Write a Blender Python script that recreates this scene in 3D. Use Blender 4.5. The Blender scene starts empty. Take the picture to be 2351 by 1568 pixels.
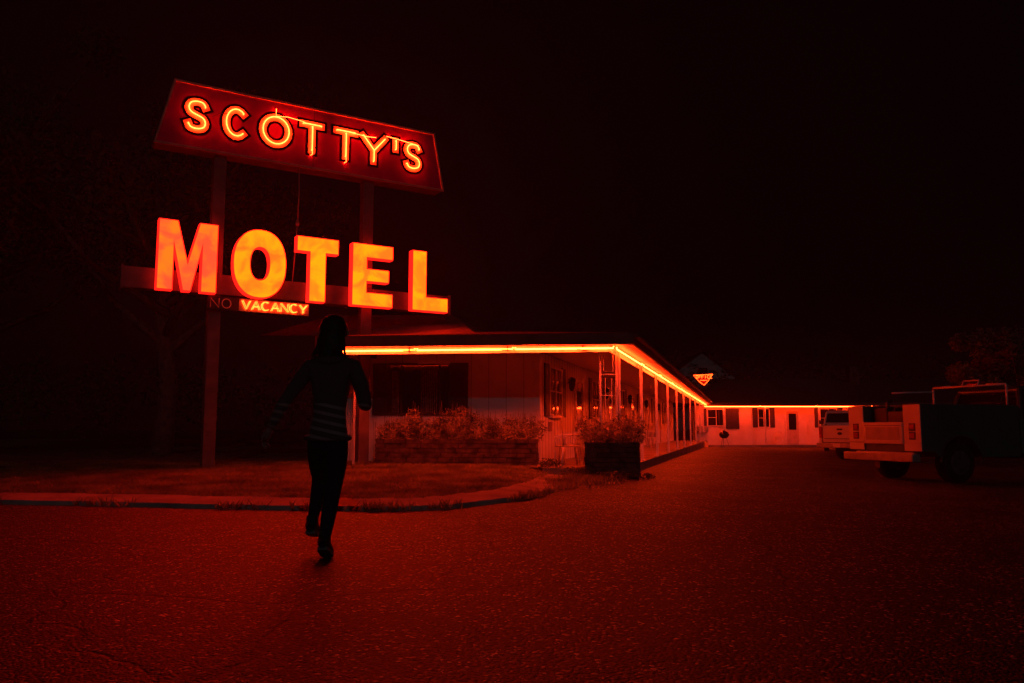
import bpy, math, random
import numpy as np
from mathutils import Vector
random.seed(7); np.random.seed(7)
S=bpy.context.scene
S.view_settings.view_transform='Standard'; S.view_settings.look='None'; S.view_settings.exposure=0
pi=math.pi
# ------------------------------------------------------------ materials
def pm(name,c1,c2=None,scale=6,rough=.7,bump=0,bscale=None,metal=0,spec=.5,coat=0,trans=0):
    m=bpy.data.materials.new(name); m.use_nodes=True; nt=m.node_tree; b=nt.nodes['Principled BSDF']
    b.inputs['Roughness'].default_value=rough; b.inputs['Metallic'].default_value=metal
    b.inputs['Specular IOR Level'].default_value=spec; b.inputs['Coat Weight'].default_value=coat
    tc=nt.nodes.new('ShaderNodeTexCoord')
    if c2 is None: c2=tuple(x*.75 for x in c1)
    n=nt.nodes.new('ShaderNodeTexNoise'); n.inputs['Scale'].default_value=scale; n.inputs['Detail'].default_value=6
    nt.links.new(tc.outputs['Object'],n.inputs['Vector'])
    r=nt.nodes.new('ShaderNodeValToRGB'); r.color_ramp.elements[0].position=.35; r.color_ramp.elements[1].position=.65
    r.color_ramp.elements[0].color=(*c2,1); r.color_ramp.elements[1].color=(*c1,1)
    nt.links.new(n.outputs['Fac'],r.inputs['Fac']); nt.links.new(r.outputs['Color'],b.inputs['Base Color'])
    if bump:
        n2=nt.nodes.new('ShaderNodeTexNoise'); n2.inputs['Scale'].default_value=bscale or scale*6; n2.inputs['Detail'].default_value=4
        nt.links.new(tc.outputs['Object'],n2.inputs['Vector'])
        bm=nt.nodes.new('ShaderNodeBump'); bm.inputs['Strength'].default_value=bump; bm.inputs['Distance'].default_value=.02
        nt.links.new(n2.outputs['Fac'],bm.inputs['Height']); nt.links.new(bm.outputs['Normal'],b.inputs['Normal'])
    if trans:
        tr=nt.nodes.new('ShaderNodeBsdfTranslucent'); nt.links.new(r.outputs['Color'],tr.inputs['Color'])
        ms=nt.nodes.new('ShaderNodeMixShader'); ms.inputs[0].default_value=trans
        nt.links.new(b.outputs[0],ms.inputs[1]); nt.links.new(tr.outputs[0],ms.inputs[2]); nt.links.new(ms.outputs[0],nt.nodes['Material Output'].inputs[0])
    return m
def em(name,rgb,base=(.05,.01,.01)):
    m=bpy.data.materials.new(name); m.use_nodes=True; b=m.node_tree.nodes['Principled BSDF']
    s=max(rgb); b.inputs['Base Color'].default_value=(*base,1)
    b.inputs['Emission Color'].default_value=(rgb[0]/s,rgb[1]/s,rgb[2]/s,1); b.inputs['Emission Strength'].default_value=s
    return m
def letter_face(name,R,g0,g1,b0,b1,scale,off):
    m=bpy.data.materials.new(name); m.use_nodes=True; nt=m.node_tree; b=nt.nodes['Principled BSDF']
    b.inputs['Base Color'].default_value=(.1,.02,.01,1); b.inputs['Roughness'].default_value=.4
    tc=nt.nodes.new('ShaderNodeTexCoord'); mp=nt.nodes.new('ShaderNodeMapping'); mp.inputs['Location'].default_value=off
    n=nt.nodes.new('ShaderNodeTexNoise'); n.inputs['Scale'].default_value=scale; n.inputs['Detail'].default_value=3; n.inputs['Distortion'].default_value=.6
    nt.links.new(tc.outputs['Object'],mp.inputs[0]); nt.links.new(mp.outputs[0],n.inputs['Vector'])
    mr=nt.nodes.new('ShaderNodeMapRange'); mr.inputs[1].default_value=.36; mr.inputs[2].default_value=.62; mr.interpolation_type='SMOOTHSTEP'
    nt.links.new(n.outputs['Fac'],mr.inputs[0])
    mx=nt.nodes.new('ShaderNodeMix'); mx.data_type='RGBA'; mx.clamp_result=False
    mx.inputs[6].default_value=(1,g0/R,b0/R,1); mx.inputs[7].default_value=(1,g1/R,b1/R,1)
    nt.links.new(mr.outputs[0],mx.inputs[0]); nt.links.new(mx.outputs[2],b.inputs['Emission Color'])
    b.inputs['Emission Strength'].default_value=R
    return m
M={}
M['steel']=pm('painted_steel',(.26,.15,.13),(.15,.09,.08),3,.5,.15,30)
M['darkmetal']=pm('dark_metal',(.06,.045,.04),(.03,.02,.02),5,.5,.1,40)
M['trim']=pm('sign_trim',(.6,.38,.26),(.42,.26,.2),4,.45)
M['maroon']=pm('sign_face_enamel',(.26,.005,.12),(.20,.004,.09),2,.4,.05,8,spec=.1)
M['ink']=pm('letter_outline_paint',(.004,.001,.001),(.002,.0006,.0006),3,.9,spec=0)
M['cream']=pm('letter_fill_paint',(.8,.62,.32),(.65,.48,.24),5,.5)
M['can']=em('letter_can_added_glow',(2.2,.02,.012),(.12,.02,.02))  # weak red emission added to the cans to light posts and rims
M['white']=pm('white_paint',(.80,.78,.76),(.68,.65,.62),1.3,.6,.12,25)
M['white2']=pm('white_trim_paint',(.8,.78,.76),(.68,.65,.62),4,.5)
M['groove']=pm('siding_groove',(.16,.13,.12),None,4,.8)
M['soffit']=pm('soffit_board',(.6,.5,.45),(.5,.42,.36),2,.6,.15,20)
M['fascia']=pm('fascia_board',(.10,.07,.06),(.06,.045,.04),3,.6,.1,20)
M['shingle']=pm('roof_shingle',(.12,.09,.085),(.07,.055,.055),9,.9,.6,40)
M['shutter']=pm('dark_shutter',(.05,.03,.03),(.03,.02,.02),4,.5)
M['glass']=pm('window_glass',(.02,.012,.012),(.015,.01,.01),2,.06,0,spec=1.0,coat=.5)
M['curtain']=pm('curtain_fabric',(.30,.22,.2),(.12,.09,.08),14,.9)
M['door']=pm('door_paint',(.32,.2,.18),(.24,.15,.13),3,.5)
M['stone']=pm('stacked_stone',(.15,.10,.08),(.04,.028,.024),6,.85,.6,14)
M['soil']=pm('soil',(.05,.035,.025),None,10,.95,.5)
M['conc']=pm('concrete',(.52,.46,.42),(.32,.27,.25),2.2,.85,.5,30)
M['slab']=pm('porch_slab',(.35,.3,.27),(.22,.19,.17),1.4,.75,.25,30)
M['leaf']=pm('foliage',(.16,.16,.07),(.07,.075,.035),4,.7,trans=.35)
M['flower']=pm('flower_leaves',(.62,.50,.34),(.10,.09,.05),4,.7,trans=.3)
M['grass']=pm('grass_blades',(.46,.42,.20),(.16,.16,.07),1.5,.75,trans=.5)
M['lawn']=pm('lawn_soil',(.24,.20,.11),(.10,.085,.045),3,.95,.4,60)
M['bark']=pm('bark',(.16,.11,.08),(.07,.05,.04),6,.9,.9,18)
M['plastic']=pm('white_plastic',(.75,.72,.7),(.66,.63,.6),3,.4)
M['rubber']=pm('tire_rubber',(.02,.02,.02),(.012,.012,.012),8,.8,.3,40)
M['hub']=pm('wheel_steel',(.28,.27,.26),(.15,.14,.14),8,.4,0,metal=.7)
M['carwhite']=pm('white_car_paint',(.76,.74,.72),(.70,.67,.65),1.2,.4,0,coat=.4)
M['carshade']=pm('truck_body_shade_green',(.08,.13,.12),(.055,.095,.09),1.5,.35,0,coat=.4)  # light truck body; shade on its unlit sides is put in as dark green
M['carblack']=pm('dark_car_paint',(.03,.025,.025),(.02,.018,.018),2,.3,0,coat=.5)
M['chrome']=pm('bumper_metal',(.5,.48,.46),(.36,.34,.32),6,.4,0,metal=.4)
M['tail']=pm('taillight_lens',(.5,.02,.015),(.35,.012,.01),12,.2,0,coat=.6)
M['stove']=pm('black_enamel',(.015,.015,.015),(.01,.01,.01),3,.2)
M['skin']=pm('skin',(.42,.26,.2),(.36,.21,.16),8,.6)
M['hair']=pm('hair',(.05,.025,.018),(.02,.012,.01),30,.55,.4,60)
M['jeans']=pm('dark_jeans',(.02,.02,.025),(.012,.012,.016),25,.85,.3,80)
M['shoe']=pm('shoe_canvas',(.05,.045,.045),(.03,.03,.03),20,.7)
M['sole']=pm('shoe_sole',(.22,.2,.19),None,10,.7)
M['neon']=em('neon_tube_glow',(150,4.6,.5))
M['neon_s']=em('sign_neon_tube_glow',(95,1.5,.22))
M['neon_v']=em('vacancy_neon_glow',(16,1.0,.10))
M['tube_off']=em('unlit_tube_added_glow',(.16,.008,.004),(.45,.2,.18))  # tubes are off; faint emission added so they show dim red
# ------------------------------------------------------------ mesh builder
class MB:
    def __init__(s): s.v=[]; s.f=[]
    def add(s,vs,fs):
        o=len(s.v); s.v+= [tuple(p) for p in vs]; s.f+=[tuple(i+o for i in f) for f in fs]
    def box(s,x0,x1,y0,y1,z0,z1):
        s.add([(x0,y0,z0),(x1,y0,z0),(x1,y1,z0),(x0,y1,z0),(x0,y0,z1),(x1,y0,z1),(x1,y1,z1),(x0,y1,z1)],
              [(0,3,2,1),(4,5,6,7),(0,1,5,4),(1,2,6,5),(2,3,7,6),(3,0,4,7)])
    def seg(s,p,q,n0,n1,z0,z1):
        d=Vector((q[0]-p[0],q[1]-p[1])).normalized(); n=Vector((d.y,-d.x))
        a=[(p[0]+n.x*n0,p[1]+n.y*n0),(q[0]+n.x*n0,q[1]+n.y*n0),(q[0]+n.x*n1,q[1]+n.y*n1),(p[0]+n.x*n1,p[1]+n.y*n1)]
        s.add([(*c,z0) for c in a]+[(*c,z1) for c in a],[(0,1,2,3),(7,6,5,4),(0,4,5,1),(1,5,6,2),(2,6,7,3),(3,7,4,0)])
    def prism(s,prof,y0,y1):
        n=len(prof)
        s.add([(x,y0,z) for x,z in prof]+[(x,y1,z) for x,z in prof],
              [tuple(range(n)),tuple(range(2*n-1,n-1,-1))]+[(i,i+n,(i+1)%n+n,(i+1)%n) for i in range(n)])
    def poly(s,pts): s.add(pts,[tuple(range(len(pts)))])
    def tube(s,pts,r,n=8,closed=False,caps=True):
        pts=[Vector(p) for p in pts]; N=len(pts)
        if not hasattr(r,'__len__'): r=[r]*N
        o=len(s.v); up=None
        for i,p in enumerate(pts):
            if closed: t=(pts[(i+1)%N]-pts[i-1])
            else: t=pts[min(i+1,N-1)]-pts[max(i-1,0)]
            t.normalize()
            if up is None:
                up=Vector((0,0,1)) if abs(t.z)<.9 else Vector((1,0,0))
            a=up-t*up.dot(t)
            if a.length<1e-4: a=t.orthogonal()
            a.normalize(); b=t.cross(a); up=a
            for k in range(n):
                c=2*pi*k/n; s.v.append(tuple(p+(a*math.cos(c)+b*math.sin(c))*r[i]))
        for i in range(N if closed else N-1):
            j=(i+1)%N
            for k in range(n):
                s.f.append((o+i*n+k,o+i*n+(k+1)%n,o+j*n+(k+1)%n,o+j*n+k))
        if caps and not closed:
            s.f.append(tuple(o+k for k in range(n))[::-1]); s.f.append(tuple(o+(N-1)*n+k for k in range(n)))
    def lathe(s,c,prof,axis='y',n=24):
        o=len(s.v)
        for a,r in prof:
            for k in range(n):
                t=2*pi*k/n
                if axis=='y': s.v.append((c[0]+r*math.cos(t),c[1]+a,c[2]+r*math.sin(t)))
                else: s.v.append((c[0]+r*math.cos(t),c[1]+r*math.sin(t),c[2]+a))
        for i in range(len(prof)-1):
            for k in range(n): s.f.append((o+i*n+k,o+i*n+(k+1)%n,o+(i+1)*n+(k+1)%n,o+(i+1)*n+k))
        s.f.append(tuple(o+k for k in range(n))); s.f.append(tuple(o+(len(prof)-1)*n+k for k in range(n)))
    def ribbon(s,pts,w,y,closed=False):
        P=[Vector((p[0],p[1])) for p in pts]; N=len(P)
        if not closed:
            d0=(P[0]-P[1]).normalized(); P[0]=P[0]+d0*w*.5
            d1=(P[-1]-P[-2]).normalized(); P[-1]=P[-1]+d1*w*.5
        L=[];R=[]
        for i in range(N):
            a=P[i-1] if (i>0 or closed) else None; c=P[(i+1)%N] if (i<N-1 or closed) else None
            if a is None: t=(c-P[i]).normalized(); k=1; nn=Vector((-t.y,t.x))
            elif c is None: t=(P[i]-a).normalized(); k=1; nn=Vector((-t.y,t.x))
            else:
                t1=(P[i]-a).normalized(); t2=(c-P[i]).normalized(); n1=Vector((-t1.y,t1.x)); n2=Vector((-t2.y,t2.x))
                nn=(n1+n2).normalized(); k=min(1/max(.3,nn.dot(n1)),2.2)
            L.append(P[i]+nn*w*.5*k); R.append(P[i]-nn*w*.5*k)
        vs=[(p.x,y,p.y) for p in L]+[(p.x,y,p.y) for p in R]
        s.add(vs,[(i,(i+1)%N,(i+1)%N+N,i+N) for i in range(N if closed else N-1)])
    def obj(s,name,mat,parent=None,smooth=False,bevel=0):
        me=bpy.data.meshes.new(name); me.from_pydata(s.v,[],s.f); me.update()
        o=bpy.data.objects.new(name,me); S.collection.objects.link(o)
        if mat: me.materials.append(M[mat] if isinstance(mat,str) else mat)
        if parent: o.parent=parent
        if smooth:
            for p in me.polygons: p.use_smooth=True
        if bevel:
            b=o.modifiers.new('bev','BEVEL'); b.width=bevel; b.segments=2; b.limit_method='ANGLE'
        return o
def empty(name,loc=(0,0,0),rz=0):
    e=bpy.data.objects.new(name,None); e.location=loc; e.rotation_euler=(0,0,rz); e.empty_display_size=.3
    S.collection.objects.link(e); return e
def cr(pts,sub=4,closed=False):
    P=[Vector(p) for p in pts]; N=len(P); out=[]
    for i in range(N if closed else N-1):
        p0=P[i-1] if (i>0 or closed) else P[0]; p1=P[i]; p2=P[(i+1)%N]; p3=P[(i+2)%N] if (i+2<N or closed) else P[-1]
        for k in range(sub):
            t=k/sub
            out.append(.5*((2*p1)+(-p0+p2)*t+(2*p0-5*p1+4*p2-p3)*t*t+(-p0+3*p1-3*p2+p3)*t**3))
    if not closed: out.append(P[-1])
    return out
def arc(a0,a1,n=16): return [(.5+.5*math.cos(math.radians(a0+(a1-a0)*i/n)),.5+.5*math.sin(math.radians(a0+(a1-a0)*i/n))) for i in range(n+1)]
def glyph(c):
    if c=='S': return [([tuple(p) for p in cr([(.95,.84),(.8,.97),(.48,1),(.14,.93),(.03,.75),(.16,.59),(.5,.5),(.84,.41),(.97,.24),(.86,.07),(.5,0),(.16,.04),(.03,.17)],3)],False)]
    if c=='C': return [(arc(48,312),False)]
    if c=='O': return [(arc(0,345,23),True)]
    if c=='T': return [([(0,1),(1,1)],False),([(.5,.93),(.5,0)],False)]
    if c=='Y': return [([(0,1),(.5,.45),(.5,0)],False),([(1,1),(.53,.47)],False)]
    if c=="'": return [([(.5,1),(.5,.62)],False)]
    if c=='N': return [([(0,0),(0,1),(1,0),(1,1)],False)]
    if c=='V': return [([(0,1),(.5,0),(1,1)],False)]
    if c=='A': return [([(0,0),(.5,1),(1,0)],False),([(.18,.35),(.82,.35)],False)]
    if c=='F': return [([(1,1),(0,1),(0,0)],False),([(0,.52),(.8,.52)],False)]
    if c=='I': return [([(.5,0),(.5,1)],False)]
    if c=='E': return [([(1,1),(0,1),(0,0),(1,0)],False),([(0,.52),(.8,.52)],False)]
def place(st,x0,x1,z0,z1): return [([(x0+(x1-x0)*a,z0+(z1-z0)*b) for a,b in p],c) for p,c in st]
def zg(x,y=0): return -.018*min(max(x-2,0),14)
# ------------------------------------------------------------ world, camera
w=bpy.data.worlds.new('World'); S.world=w; w.use_nodes=True; nt=w.node_tree; bg=nt.nodes['Background']
sky=nt.nodes.new('ShaderNodeTexSky'); sky.sky_type='NISHITA'; sky.sun_disc=False; sky.sun_elevation=math.radians(-4); sky.sun_rotation=math.radians(200)
mx=nt.nodes.new('ShaderNodeMix'); mx.data_type='RGBA'; mx.inputs[0].default_value=.97
nt.links.new(sky.outputs[0],mx.inputs[6]); mx.inputs[7].default_value=(.018,.004,.006,1)
nt.links.new(mx.outputs[2],bg.inputs['Color']); bg.inputs['Strength'].default_value=.08
sl=bpy.data.lights.new('moonlight','SUN'); sl.energy=.035; sl.angle=math.radians(.5); sl.color=(.8,.9,1); so=bpy.data.objects.new('moonlight',sl); S.collection.objects.link(so)
so.rotation_euler=(math.radians(72),0,math.radians(12))
cam=bpy.data.cameras.new('camera'); co=bpy.data.objects.new('camera',cam); S.collection.objects.link(co)
co.location=(0,0,.95); co.rotation_euler=(math.radians(96.27),0,0); cam.lens=28; cam.sensor_width=36; cam.clip_end=1500; cam.clip_start=.05
S.camera=co
# thin night mist that carries the glow of the sign
mm=bpy.data.materials.new('night_mist'); mm.use_nodes=True; nt=mm.node_tree; nt.nodes.remove(nt.nodes['Principled BSDF'])
vs_=nt.nodes.new('ShaderNodeVolumeScatter'); vs_.inputs['Density'].default_value=.0011; vs_.inputs['Anisotropy'].default_value=.3; vs_.inputs['Color'].default_value=(1,.6,.8,1)
nt.links.new(vs_.outputs[0],nt.nodes['Material Output'].inputs['Volume'])
mist=MB(); mist.lathe((-2,18,0),[(-1,34),(8,30),(14,24),(19,14),(21,4)],'z',32); mist.obj('mist',mm)
# ------------------------------------------------------------ asphalt
ma=bpy.data.materials.new('asphalt'); ma.use_nodes=True; nt=ma.node_tree; b=nt.nodes['Principled BSDF']
tc=nt.nodes.new('ShaderNodeTexCoord'); 
def node(t,**k):
    n=nt.nodes.new(t)
    for a,v in k.items():
        try: n.inputs[a].default_value=v
        except Exception: setattr(n,a,v)
    return n
L=nt.links.new
vo=node('ShaderNodeTexVoronoi',Scale=62.); L(tc.outputs['Object'],vo.inputs['Vector'])
sp=node('ShaderNodeSeparateColor'); L(vo.outputs['Color'],sp.inputs[0])
rp=node('ShaderNodeValToRGB'); e=rp.color_ramp.elements; e[0].position=.0; e[0].color=(.014,.013,.013,1); e[1].position=1; e[1].color=(.55,.50,.48,1)
q=rp.color_ramp.elements.new(.62); q.color=(.036,.033,.033,1); q=rp.color_ramp.elements.new(.92); q.color=(.085,.08,.078,1)
L(sp.outputs[0],rp.inputs[0])
nl=node('ShaderNodeTexNoise',Scale=.55,Detail=7.,Roughness=.65); L(tc.outputs['Object'],nl.inputs['Vector'])
mr=node('ShaderNodeMapRange'); mr.inputs[1].default_value=.3; mr.inputs[2].default_value=.7; mr.inputs[3].default_value=.45; mr.inputs[4].default_value=1.8; L(nl.outputs['Fac'],mr.inputs[0])
nm=node('ShaderNodeTexNoise',Scale=9.,Detail=6.,Roughness=.7); L(tc.outputs['Object'],nm.inputs['Vector'])
mr2=node('ShaderNodeMapRange'); mr2.inputs[1].default_value=.3; mr2.inputs[2].default_value=.7; mr2.inputs[3].default_value=.35; mr2.inputs[4].default_value=1.65; L(nm.outputs['Fac'],mr2.inputs[0])
mu=node('ShaderNodeMath',operation='MULTIPLY'); L(mr.outputs[0],mu.inputs[0]); L(mr2.outputs[0],mu.inputs[1])
nd=node('ShaderNodeTexNoise',Scale=1.3,Detail=5.); L(tc.outputs['Object'],nd.inputs['Vector'])
va=node('ShaderNodeVectorMath',operation='MULTIPLY_ADD'); L(nd.outputs['Color'],va.inputs[0]); va.inputs[1].default_value=(.9,.9,.9); L(tc.outputs['Object'],va.inputs[2])
vc=node('ShaderNodeTexVoronoi',Scale=.33,feature='DISTANCE_TO_EDGE'); L(va.outputs[0],vc.inputs['Vector'])
mc=node('ShaderNodeMapRange'); mc.inputs[1].default_value=.0; mc.inputs[2].default_value=.009; mc.inputs[3].default_value=.15; mc.inputs[4].default_value=1; L(vc.outputs['Distance'],mc.inputs[0])
mu2=node('ShaderNodeMath',operation='MULTIPLY'); L(mu.outputs[0],mu2.inputs[0]); L(mc.outputs[0],mu2.inputs[1])
vm=node('ShaderNodeVectorMath',operation='SCALE'); L(rp.outputs[0],vm.inputs[0]); L(mu2.outputs[0],vm.inputs['Scale']); L(vm.outputs[0],b.inputs['Base Color'])
b.inputs['Roughness'].default_value=.6
ad=node('ShaderNodeMath',operation='MULTIPLY_ADD'); L(vo.outputs['Distance'],ad.inputs[0]); ad.inputs[1].default_value=-.9; L(mc.outputs[0],ad.inputs[2])
ad2=node('ShaderNodeMath',operation='ADD'); L(ad.outputs[0],ad2.inputs[0]); L(nm.outputs['Fac'],ad2.inputs[1])
bp=node('ShaderNodeBump',Strength=1.,Distance=.016); L(ad2.outputs[0],bp.inputs['Height']); L(bp.outputs[0],b.inputs['Normal'])
g=MB(); xs=[-400,2,16,400]; ys=[-60,0,20,60,120,600]
for y in ys:
    for x in xs: g.v.append((x,y,zg(x)))
for j in range(len(ys)-1):
    for i in range(3): a=j*4+i; g.f.append((a,a+1,a+5,a+4))
g.obj('asphalt_ground',ma)
# ------------------------------------------------------------ concrete apron + lawn
outer=[(-60,12.5),(-30,11.9),(-16,11.0),(-9,10.5),(-5.9,10.15),(-3.5,9.65),(-1.9,9.4),(-.9,9.55),(-.3,10.2),(.25,11.1),(.65,12.3),(.95,13.6),(1.3,15.2)]
outer=[tuple(p) for p in cr(outer,6)]
N=len(outer); inner=[]
for i,p in enumerate(outer):
    a=outer[max(i-1,0)]; c=outer[min(i+1,N-1)]; t=Vector((c[0]-a[0],c[1]-a[1])).normalized()
    wd=.62+.05*math.sin(i*1.7)
    inner.append((p[0]-t.y*wd,p[1]+t.x*wd))
k=MB()
for i in range(N):
    j=.02*math.sin(i*2.3)
    o=outer[i]; n=inner[i]; ml=(o[0]*.93+n[0]*.07,o[1]*.93+n[1]*.07)
    k.v+=[(o[0],o[1]+j,0.001),(ml[0],ml[1]+j,.055),(n[0],n[1],.10),(n[0]-.0,n[1]+.05,.0)]
for i in range(N-1):
    for r in range(3):
        a=i*4+r; k.f.append((a,a+4,a+5,a+1))
k.obj('concrete_kerb',"conc",smooth=False)
ix=np.array([p[0] for p in inner]); iy=np.array([p[1] for p in inner])
order=np.argsort(ix); ixs=ix[order]; iys=iy[order]
def yin(x): return np.interp(x,ixs,iys)
def zl(x,y):
    t=np.clip((y-yin(x))/6.5,0,1); return .085+.11*(t*t*(3-2*t))+.012*np.sin(x*1.3+y*.9)*np.sin(y*1.7)*np.clip(t*4,0,1)
xs=np.concatenate([np.linspace(-60,-14,12),np.linspace(-13.5,.70,90)]); rows=26
k=MB()
for x in xs:
    y0=float(yin(x))
    for r in range(rows+1):
        t=r/rows; y=y0+(18.0-y0)*min(t*1.3,1) if t<=.77 else 18+(60-18)*(t-.77)/.23
        k.v.append((x,y,float(zl(x,y))))
for i in range(len(xs)-1):
    for r in range(rows): a=i*(rows+1)+r; k.f.append((a,a+rows+1,a+rows+2,a+1))
k.obj('lawn','lawn',smooth=True)
def blades(name,X,Y,Z,h,wd,mat,lean=.5):
    n=len(X); a=np.random.rand(n)*2*pi; hh=h*(.4+np.random.rand(n)); ww=wd*(.6+.8*np.random.rand(n))
    b1=np.stack([X-np.cos(a)*ww,Y-np.sin(a)*ww,Z],1); b2=np.stack([X+np.cos(a)*ww,Y+np.sin(a)*ww,Z],1)
    l=np.random.rand(n)*2*pi; tp=np.stack([X+np.cos(l)*hh*lean,Y+np.sin(l)*hh*lean,Z+hh],1)
    v=np.stack([b1,b2,tp],1).reshape(-1,3); me=bpy.data.meshes.new(name)
    me.vertices.add(3*n); me.vertices.foreach_set('co',v.ravel()); me.loops.add(3*n); me.loops.foreach_set('vertex_index',np.arange(3*n))
    me.polygons.add(n); me.polygons.foreach_set('loop_start',np.arange(0,3*n,3)); me.update(); me.validate()
    me.materials.append(M[mat]); o=bpy.data.objects.new(name,me); S.collection.objects.link(o); return o
n=120000; X=-13.5+14.2*np.random.rand(n); Y=9.6+8.6*np.random.rand(n)**1.15
kp=(Y>yin(X)-.03)&(np.sin(X*3.1+np.sin(Y*2)*2)*np.sin(Y*2.7+X)+np.random.rand(n)*1.8>-.1)
X=X[kp];Y=Y[kp]; blades('grass',X,Y,zl(X,Y),.05,.010,'grass',1.3)
pts=[]
for i in range(N-1):
    if outer[i][0]<-11: continue
    for q in range(40):
        t=random.random(); cl=math.sin(outer[i][0]*3.3)+math.sin(outer[i][0]*7.1+1)
        if cl<random.random()*1.6-.2: continue
        pts.append((outer[i][0]+(outer[i+1][0]-outer[i][0])*t+random.gauss(0,.04),outer[i][1]+(outer[i+1][1]-outer[i][1])*t+random.gauss(0,.05)))
for q in range(1500): pts.append((1.25+random.gauss(0,.28),14.6+random.gauss(0,.55)))
for q in range(900): pts.append((.75+random.gauss(0,.2),13.6+random.gauss(0,.5)))
P=np.array(pts); blades('kerb_weeds',P[:,0],P[:,1],np.full(len(P),.02),.09,.016,'grass',.8)
# ------------------------------------------------------------ foliage helper
def leaves(name,blobs,size,mat,parent=None):
    vs=[];fs=[]
    for (cx,cy,cz,rx,ry,rz,n) in blobs:
        for q in range(n):
            d=Vector((random.gauss(0,1),random.gauss(0,1),random.gauss(0,1))).normalized()*(random.random()**.45)
            c=Vector((cx+d.x*rx,cy+d.y*ry,cz+d.z*rz)); a=Vector((random.gauss(0,1),random.gauss(0,1),random.gauss(0,1))).normalized(); b_=a.orthogonal().normalized()
            sz=size*(.5+random.random()); o=len(vs)
            vs+=[tuple(c-a*sz),tuple(c+b_*sz*.45),tuple(c+a*sz),tuple(c-b_*sz*.45)]; fs.append((o,o+1,o+2,o+3))
    m=MB(); m.v=vs; m.f=fs; return m.obj(name,mat,parent)
def tree(loc,h,r,nb,leaf,dens,name='tree',lm='leaf'):
    e=empty(name,loc); t=MB()
    top=h*.62; trunk=[(0,0,-.2),(.1*r*.3,.05,h*.2),(-.05*r,.1,h*.4),(0.05*r,0,top)]
    t.tube([tuple(p) for p in cr(trunk,4)],[h*.032*(1-.6*i/12) for i in range(13)],8)
    bl=[]
    for i in range(nb):
        a=i*2.4+random.random(); z0=h*(.28+.34*i/nb); ln=r*(.6+.5*random.random())
        p1=Vector((math.cos(a)*ln*.5,math.sin(a)*ln*.5,z0+h*.12)); p2=Vector((math.cos(a)*ln,math.sin(a)*ln,z0+h*(.2+.15*random.random())))
        t.tube([(0,0,z0),p1,p2],[h*.013,h*.008,h*.003],6)
        for q in range(3):
            c=p1.lerp(p2,.4+.35*q)+Vector((random.gauss(0,.25)*r*.5,random.gauss(0,.25)*r*.5,random.gauss(.1,.2)*r*.4))
            t.tube([p1.lerp(p2,.5),c],[h*.005,h*.002],5)
            rr=r*(.18+.16*random.random()); bl.append((c.x,c.y,c.z,rr,rr,rr*.75,int(dens*(.5+random.random()))))
    for i in range(nb//2):
        rr=r*.28; bl.append((random.gauss(0,.3)*r,random.gauss(0,.3)*r,h*(.75+.2*random.random()),rr,rr,rr*.8,dens))
    t.obj('trunk_and_limbs','bark',e,True); leaves('crown',bl,leaf,lm,e); return e
tree((-10.5,24,.1),11,4.0,12,.11,170)
tree((-14.2,15.5,.1),10,3.6,12,.11,170)
tree((-19,27,.1),13,5,12,.13,150)
M['leaf_lit']=pm('lit_foliage',(.34,.32,.2),(.12,.12,.07),4,.6,trans=.3)  # brighter leaf copy; moon and neon light put into the colour
tree((16.4,25.5,-.25),4.7,1.7,11,.075,260,lm='leaf_lit')
tree((27,36,-.25),6.5,2.4,9,.08,110)
bl=[]
for i in range(60):
    x=-60+i*2.1+random.random(); bl.append((x,66+random.random()*8-.15*x,3.0+random.random()*2.2,2.2,2,3.2,110))
leaves('distant_tree_mass',bl,.3,'leaf')
# ------------------------------------------------------------ MOTEL SIGN
ang=math.atan2(.519,.855)
sg=empty('motel_sign',(-5.94,15.8,0),ang)
b=MB(); b.box(-.12,.12,.10,.34,0.0,6.6); b.obj('post_1','steel',sg,bevel=.01)
b=MB(); b.box(3.10,3.34,.10,.34,0.0,6.6); b.obj('post_2','steel',sg,bevel=.01)
b=MB()
for s0 in (0,3.22): b.box(s0-.2,s0+.2,.02,.42,.0,.16)
b.obj('post_footings','conc',sg,bevel=.01)
b=MB(); prof=[(-1.295,6.55),(5.035,6.55),(4.78,7.925),(-.972,7.925)]
def grow(p,d): return [(p[0][0]-d,p[0][1]-d),(p[1][0]+d,p[1][1]-d),(p[2][0]+d*.8,p[2][1]+d),(p[3][0]-d*.8,p[3][1]+d)]
b.prism(prof,0,.44); b.obj('cabinet','steel',sg,bevel=.05)
b=MB(); b.prism(grow(prof,-.03),-.006,.1); b.obj('cabinet_face','maroon',sg)
b=MB(); o=grow(prof,.0); n_=grow(prof,-.045)
for i in range(4):
    a,c=o[i],o[(i+1)%4]; d,e_=n_[(i+1)%4],n_[i]
    b.prism([a,c,d,e_],-.045,.012)
b.obj('cabinet_trim','trim',sg)
b=MB(); b.box(1.885,1.895,-.012,0,6.61,7.87); b.obj('face_seam','darkmetal',sg)
LB=[('S',-.794,-.241,6.865,7.645),('C',-.055,.562,6.865,7.645),('O',.686,1.445,6.85,7.65),('T',1.54,2.154,6.865,7.64),('T',2.291,2.924,6.865,7.64),
    ('Y',2.90,3.634,6.865,7.64),("'",3.70,3.90,6.9,7.66),('S',3.965,4.505,6.865,7.645)]
bo=MB();bf=MB();bt=MB()
for c,x0,x1,z0,z1 in LB:
    m=.105; st=place(glyph(c),x0+m,x1-m,z0+m,z1-m)
    for i,(p,cl) in enumerate(st):
        bo.ribbon(p,.25,-.010-.0015*i,cl); bf.ribbon(p,.155,-.016-.0015*i,cl)
        P3=[(a,-.055,z) for a,z in p]
        if not cl: P3=[(P3[0][0],-.012,P3[0][2])]+P3+[(P3[-1][0],-.012,P3[-1][2])]
        bt.tube(P3,.0115,8,cl)
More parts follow.
